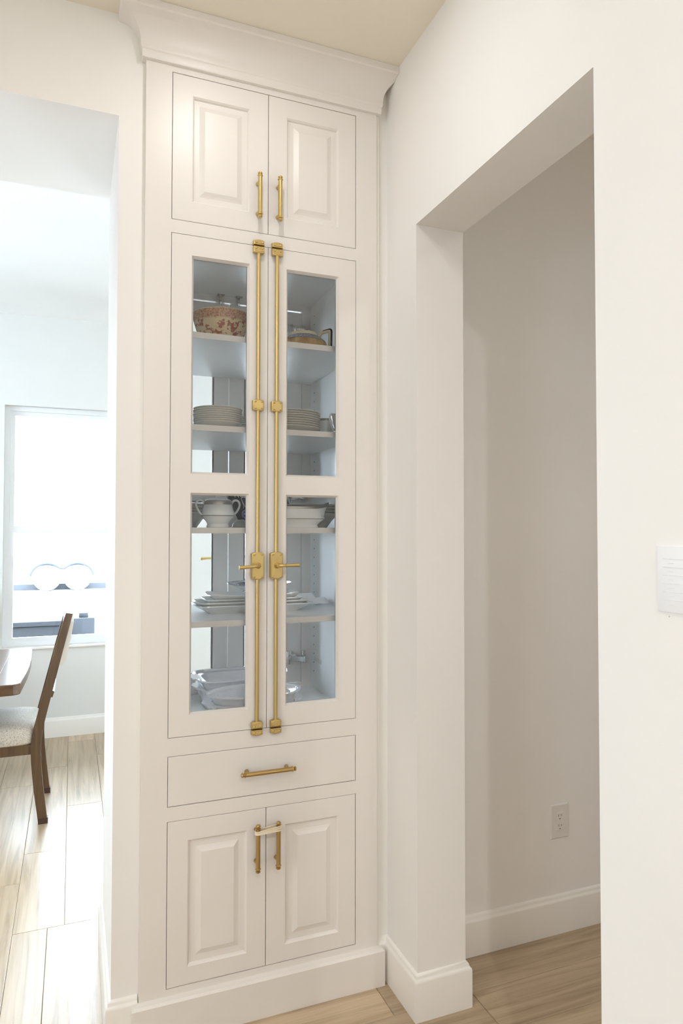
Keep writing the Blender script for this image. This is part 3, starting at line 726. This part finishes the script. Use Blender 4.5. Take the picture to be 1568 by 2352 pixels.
napkin((.290, .300, z1+.012), 0, [((-.06, -.05, .0185), (.00, -.075, .012), (.03, .02, .020), (-.05, .06, .034)), ((.00, -.075, .012), (.058, -.05, .006), (.072, .03, .020), (.03, .02, .020)), ((-.05, .06, .034), (.03, .02, .020), (.045, .11, .030), (-.02, .13, .026))], 'folded white napkin leaning from the platter stack down to the shelf')
napkin((.322, .395, z1+.0), .1, [((-.055, -.03, .012), (.005, -.05, .006), (.020, .05, .010), (-.045, .06, .024)), ((.005, -.05, .006), (.050, -.06, .026), (.052, .03, .012), (.020, .05, .010))], 'white napkin with one raised corner behind it, nearest the side wall')
# 9 casserole dishes
def casserole(name, cx, cy, rx, ry, h, pw, handles, label, zb, ribs=True, foot=.88):
    d = thing(name, label, 'baking dish', (cx, cy, zb))
    n = 96 if ribs else 56
    m = MB(); am = .012 if ribs else 0
    m.rings([ell(0, 0, rx*foot*.97, ry*foot*.97, 0, n, pw=pw), ell(0, 0, rx*foot, ry*foot, .004, n, pw=pw), ell(0, 0, rx*(foot+.05), ry*(foot+.05), h*.55, n, 1, am, pw), ell(0, 0, rx*(foot+.08), ry*(foot+.08), h*.82, n, pw=pw), ell(0, 0, rx, ry, h*.93, n, pw=pw), ell(0, 0, rx, ry, h, n, pw=pw), ell(0, 0, rx*.95, ry*.93, h*.985, n, 1, -am*1.2, pw), ell(0, 0, rx*.86, ry*.83, h*.62, n, 1, -am, pw), ell(0, 0, rx*.82, ry*.79, .010, n, pw=pw), ell(0, 0, rx*.3, ry*.3, .008, n, pw=pw)])
    m.build('dish_body', M['casser'], d, 50)
    if handles:
        for q in (-1, 1):
            hw = ry*handles; m = MB(); r0 = rx*.97
            m.rings([[(q*(r0-.012), -hw, h*.86), (q*(r0+.014), -hw*.8, h*.93), (q*(r0+.026), 0, h*.96), (q*(r0+.014), hw*.8, h*.93), (q*(r0-.012), hw, h*.86)],
                     [(q*(r0-.012), -hw, h*.97), (q*(r0+.015), -hw*.8, h*1.02), (q*(r0+.028), 0, h*1.04), (q*(r0+.015), hw*.8, h*1.02), (q*(r0-.012), hw, h*.97)]])
            m.build('handle', M['casser'], d, 50)
    return d
casserole('baking_dish', .038, .142, .148, .088, .074, 2.0, .55, 'white ribbed oval baking dish with handles, lower of the front pair', z0)
casserole('baking_dish', .042, .142, .160, .101, .060, 2.0, 0, 'white ribbed oval baking dish nested on top of the front pair', z0+.043, foot=.70)
casserole('baking_dish', .050, .405, .150, .108, .074, 5, .5, 'white rectangular baking dish with handles, lower of the back pair', z0)
casserole('baking_dish', .050, .405, .163, .120, .058, 5, .45, 'white rectangular baking dish with a ribbed rim, nested on the back pair', z0+.050, foot=.72)

# ------------------------------------------------------------------ outlet and notice on the walls
ol = thing('wall_outlet', 'white duplex wall outlet low on the hall wall', 'outlet', (1.1843, YB, .409))
m = MB(); m.rings([rect(-.0397, .0397, -.063, .063, 0), rect(-.0397, .0397, -.063, .063, -.003), rect(-.0397, .0397, -.063, .063, -.006, .003)]); m.build('cover_plate', M['plastic'], ol, 20)
MB().rings([rect(-.0165, .0165, -.0335, .0335, -.0050), rect(-.0165, .0165, -.0335, .0335, -.0072), rect(-.0165, .0165, -.0335, .0335, -.0078, .0007)]).build('receptacle', M['plastic'], ol, 20)
for zz in (.0185, -.0185):
    for xx, hh in ((-.006, .0042), (.0062, .0036)): box_obj('socket_slot', (xx-.0009, xx+.0009, -.0080, -.0076, zz+.004-hh, zz+.004+hh), M['dark'], ol)
    MB().lathe([(.0022, -.0080), (.0022, -.0076)], 10, (0, 0, zz-.0085), 'Y').build('socket_slot', M['dark'], ol)
nb = thing('wall_notice', 'white ruled notice sheet on the near right wall at the picture edge', 'notice', (XW, -1.2, 1.4132))
MB().box(-.004, 0, -.056, .0555, -.0592, .0592, bev=.001).build('sheet', M['paper'], nb, 30)
for k in range(6):
    zz = .036-k*.0147
    box_obj('ruled_line', (-.0044, -.0039, -.05, .043, zz-.0009, zz+.0009), M['grey'], nb)
    box_obj('written_line', (-.0044, -.0039, .018, .031, zz-.0085, zz-.0068), M['grey'], nb)
tag(MB().lathe([(.0012, -.0012), (.0010, 0)], 8, (XW, -1.167, 1.3455), 'X').build('wall_tack', M['chrome'], None), 'tiny grey tack in the wall just under the notice sheet', 'tack')

# ------------------------------------------------------------------ dining chair and table
def chair(label, loc, rz):
    """faces -X locally; origin on the floor between the rear legs"""
    c = thing('dining_chair', label, 'chair', loc, rz, 'walnut dining chairs')
    side = [(-.0165, 0), (.0270, 0), (.0060, .17), (-.0050, .28), (-.0090, .36), (-.0070, .42), (-.0005, .48), (.0140, .545), (.090, .87), (.126, 1.018), (.088, 1.018), (.050, .87), (-.0300, .545), (-.0440, .49), (-.0530, .44), (-.0560, .38), (-.0545, .33), (-.0490, .26), (-.0400, .17)]
    for y0, y1 in ((-.2315, -.2035), (.2035, .2315)):
        l = MB().prism([p for p in side], 'Y', y0, y1).build('leg', M['walnut'], c)
        MB().box(-.0178, .0280, y0-.0012, y1+.0012, 0, .030).build('leg_tip', M['legcap'], l)
    for yy in (-.2, .2):
        l = MB().box(-.478, -.440, yy-.019, yy+.019, 0, .40, bev=.004).build('leg', M['walnut'], c, 30)
        MB().box(-.480, -.438, yy-.021, yy+.021, 0, .030).build('leg_tip', M['legcap'], l)
    for yy in (-.222, .196): box_obj('seat_rail', (-.450, -.040, yy, yy+.026, .355, .405), M['walnut'], c)
    box_obj('seat_rail', (-.480, -.450, -.2, .2, .355, .405), M['walnut'], c)
    box_obj('seat_rail', (-.045, -.015, -.2035, .2035, .355, .405), M['walnut'], c)
    cu = MB()
    def rr(ax, ay, z): return [(p[0]-.255, p[1], p[2]) for p in ell(0, 0, ax, ay, z, 56, pw=7)]
    cu.rings([rr(.228, .222, .405), rr(.236, .230, .415), rr(.238, .232, .445), rr(.234, .228, .475), rr(.222, .216, .494), rr(.190, .186, .505), rr(.10, .10, .510)]); cu.build('seat_cushion', M['fabric'], c, 60)
    # crest rail, upholstered back panel, lower back rail
    cr = MB(); cr.prism([(.088, 1.0185), (.126, 1.0185), (.136, 1.062), (.104, 1.068)], 'Y', -.2315, .2315); cr.build('crest_rail', M['walnut'], c)
    bp_ = MB(); bp_.prism([(.046, .80), (.086, .79), (.106, .82), (.130, .94), (.142, 1.0178), (.098, 1.0178)], 'Y', -.2033, .2033); bp_.build('back_panel', M['uphol'], c)
    lr = MB(); lr.prism([(.016, .632), (.043, .632), (.052, .662), (.026, .670)], 'Y', -.2033, .2033); lr.build('back_rail', M['walnut'], c)
    return c
ch = chair('walnut dining chair with a beige woven seat at the table end, seen from the side', (-.657, 1.9685, 0), 0)
dup(ch, (-1.30, 3.0, 0), 'walnut dining chair on the window side of the table, only its back edge in view', rz=PI/2)
tb = thing('dining_table', 'walnut dining table with a bowed end at the left picture edge', 'table', (0, 0, 0))
ty0, ty1, tx0, tx1 = 1.526, 2.586, -2.95, -.752
def tout(ins, z):
    pts = [(tx1-.030, ty0-.006+ins), (tx1-.010-ins*.5, ty0+.004+ins), (tx1-ins, ty0+.022), (tx1+.012-ins, (ty0*2+ty1)/3), (tx1+.014-ins, (ty0+ty1)/2), (tx1+.012-ins, (ty0+2*ty1)/3), (tx1-ins, ty1-.022), (tx1-.010-ins*.5, ty1-.004-ins), (tx1-.030, ty1+.006-ins)]
    n = 10
    for k in range(1, n): u = k/n; pts.append((tx1+(tx0-tx1)*u, ty1-ins+.075*math.sin(PI*u)))
    pts += [(tx0+ins, ty1-ins), (tx0+ins, ty0+ins)]
    for k in range(1, n): u = k/n; pts.append((tx0+(tx1-tx0)*u, ty0+ins-.075*4*u*(1-u)-.03*math.sin(PI*min(1, (1-u)*6))*0))
    return [(a, b, z) for a, b in pts]
m = MB(); m.rings([tout(.004, .709), tout(0, .713), tout(0, .757), tout(.004, .762)]); m.build('table_top', M['walnut_top'], tb)
MB().box(-.866, -.8635, ty0-.03, ty1+.03, .7612, .7626).build('board_joint', M['legcap'], tb)
for xx in (-1.45, -2.4):
    m = MB(); m.box(xx-.045, xx+.045, 1.85, 2.26, .06, .709); m.box(xx-.06, xx+.06, 1.70, 2.41, 0, .06, bev=.01); m.build('leg', M['walnut'], tb)

# ------------------------------------------------------------------ outside the window
GZ = -.16
struct(MB().box(-40, 40, YF+.16, 60, GZ-.2, GZ).build('ground', M['ground']), 'pale sunlit concrete yard outside the window')
tr = thing('utility_trailer', 'white trailer with two wheels parked far outside the window', 'trailer', (-.77, 18.0, GZ))
MB().box(-4.2, 4.2, .12, 2.2, .74, 2.9, bev=.04).build('trailer_body', M['trailer'], tr)
MB().box(-4.2, 4.2, .10, 2.2, .62, .735).build('chassis', M['trailer'], tr)
for xx in (-.385, .385):
    w = MB().lathe([(.20, -.10), (.335, -.11), (.355, -.07), (.355, .08), (.33, .12), (.2, .12)], 32, (xx, .02, .355), 'Y').build('wheel', M['tyre'], tr, 40)
    MB().lathe([(.20, -.112), (.19, -.105), (.10, -.125), (.06, -.14), (.001, -.14)], 28, (xx, .02, .355), 'Y').build('hub', M['trailer'], w, 40)
m = MB()
fp = [(-.385+.43*math.cos(a), .355+.40*math.sin(a)) for a in [PI-.15-k*(PI*.72)/14 for k in range(15)]]
fp += [(-x_, z_) for x_, z_ in fp[::-1]]
m.tube([(x_, -.06, z_) for x_, z_ in fp], .045, 8); m.build('fender', M['trail_trim'], tr, 40)
struct(MB().box(-12, 12, 18.35, 18.6, GZ, GZ+.16).build('trim_2', M['trail_trim']), 'low dark strip behind the trailer wheels')  # low dark box lying across the yard behind the wheels
bn = thing('storage_bench', 'low dark slate bench standing outside below the window', 'bench', (-1.16, 5.0, GZ))
MB().box(-.70, .535, -.25, .25, .10, .775, bev=.02).build('bench_body', M['slate'], bn, 40)
for xx in (-.66, .50):
    for yy in (-.2, .2): box_obj('leg', (xx-.02, xx+.02, yy-.02, yy+.02, 0, .11), M['slate'], bn)
MB().box(-.72, .555, -.27, .27, .775, .82, bev=.01).build('lid', M['slate'], bn, 40)
gr = thing('utility_box', 'grey-blue box with a raised cap outside, right of the dark bench', 'box', (-.424, 5.0, GZ))
MB().box(-.105, .105, -.14, .14, 0, .82, bev=.01).build('box_body', M['slate2'], gr, 40)
MB().box(-.037, .045, -.10, .06, .82, .864, bev=.006).build('cap', M['slate2'], gr, 40)

# ------------------------------------------------------------------ recessed ceiling lights, hall and dining ones added as fill (each carries its own lamp)
def emit():
    m_ = bpy.data.materials.new('lamp_lens'); m_.use_nodes = True; N = m_.node_tree.nodes; b_ = N['Principled BSDF']
    b_.inputs['Emission Color'].default_value = (1, .86, .68, 1); b_.inputs['Emission Strength'].default_value = 6; return m_
M['lens'] = emit()
def downlight(x, y, w, label, col=(1, .99, .985)):
    d = thing('ceiling_light', label, 'ceiling light', (x, y, CEIL), 0, 'recessed ceiling lights')
    MB().lathe([(.052, -.001), (.082, -.001), (.084, -.004), (.078, -.009), (.056, -.009), (.052, -.005)], 36, cap0=False, cap1=False).build('trim_ring', M['plastic'], d, 40)
    MB().lathe([(.053, -.003), (.050, -.0045)], 28).build('lens', M['lens'], d)
    l = bpy.data.lights.new('ceiling_lamp', 'AREA'); l.shape = 'DISK'; l.size = .06; l.energy = w*.42; l.color = col
    o = bpy.data.objects.new('ceiling_lamp', l); COL.objects.link(o); o.parent = d; o.location = (0, 0, -.0095)
downlight(-.13, -.50, CAN_W*.44, 'recessed ceiling light nearest the cabinet, above the picture')
downlight(-.37, -3.1, CAN_W*4.4, 'recessed ceiling light behind the camera')
downlight(-1.9, -1.6, CAN_W*2.6, 'recessed ceiling light over the left of the kitchen')
downlight(1.4, -2.7, CAN_W*2.05, 'unseen ceiling light added to brighten the hall')  # added lamp, lifts the dim hall wall
downlight(.05, 1.45, CAN_W*.55, 'unseen dining room light added to brighten the display cabinet from behind', (1, .97, .93))  # added lamp, sends light through the back glass into the cabinet
downlight(-1.9, 1.45, CAN_W*.55, 'unseen dining room fill light added left of the passage', (1, .97, .93))  # added fill lamp for the dining room's lower walls
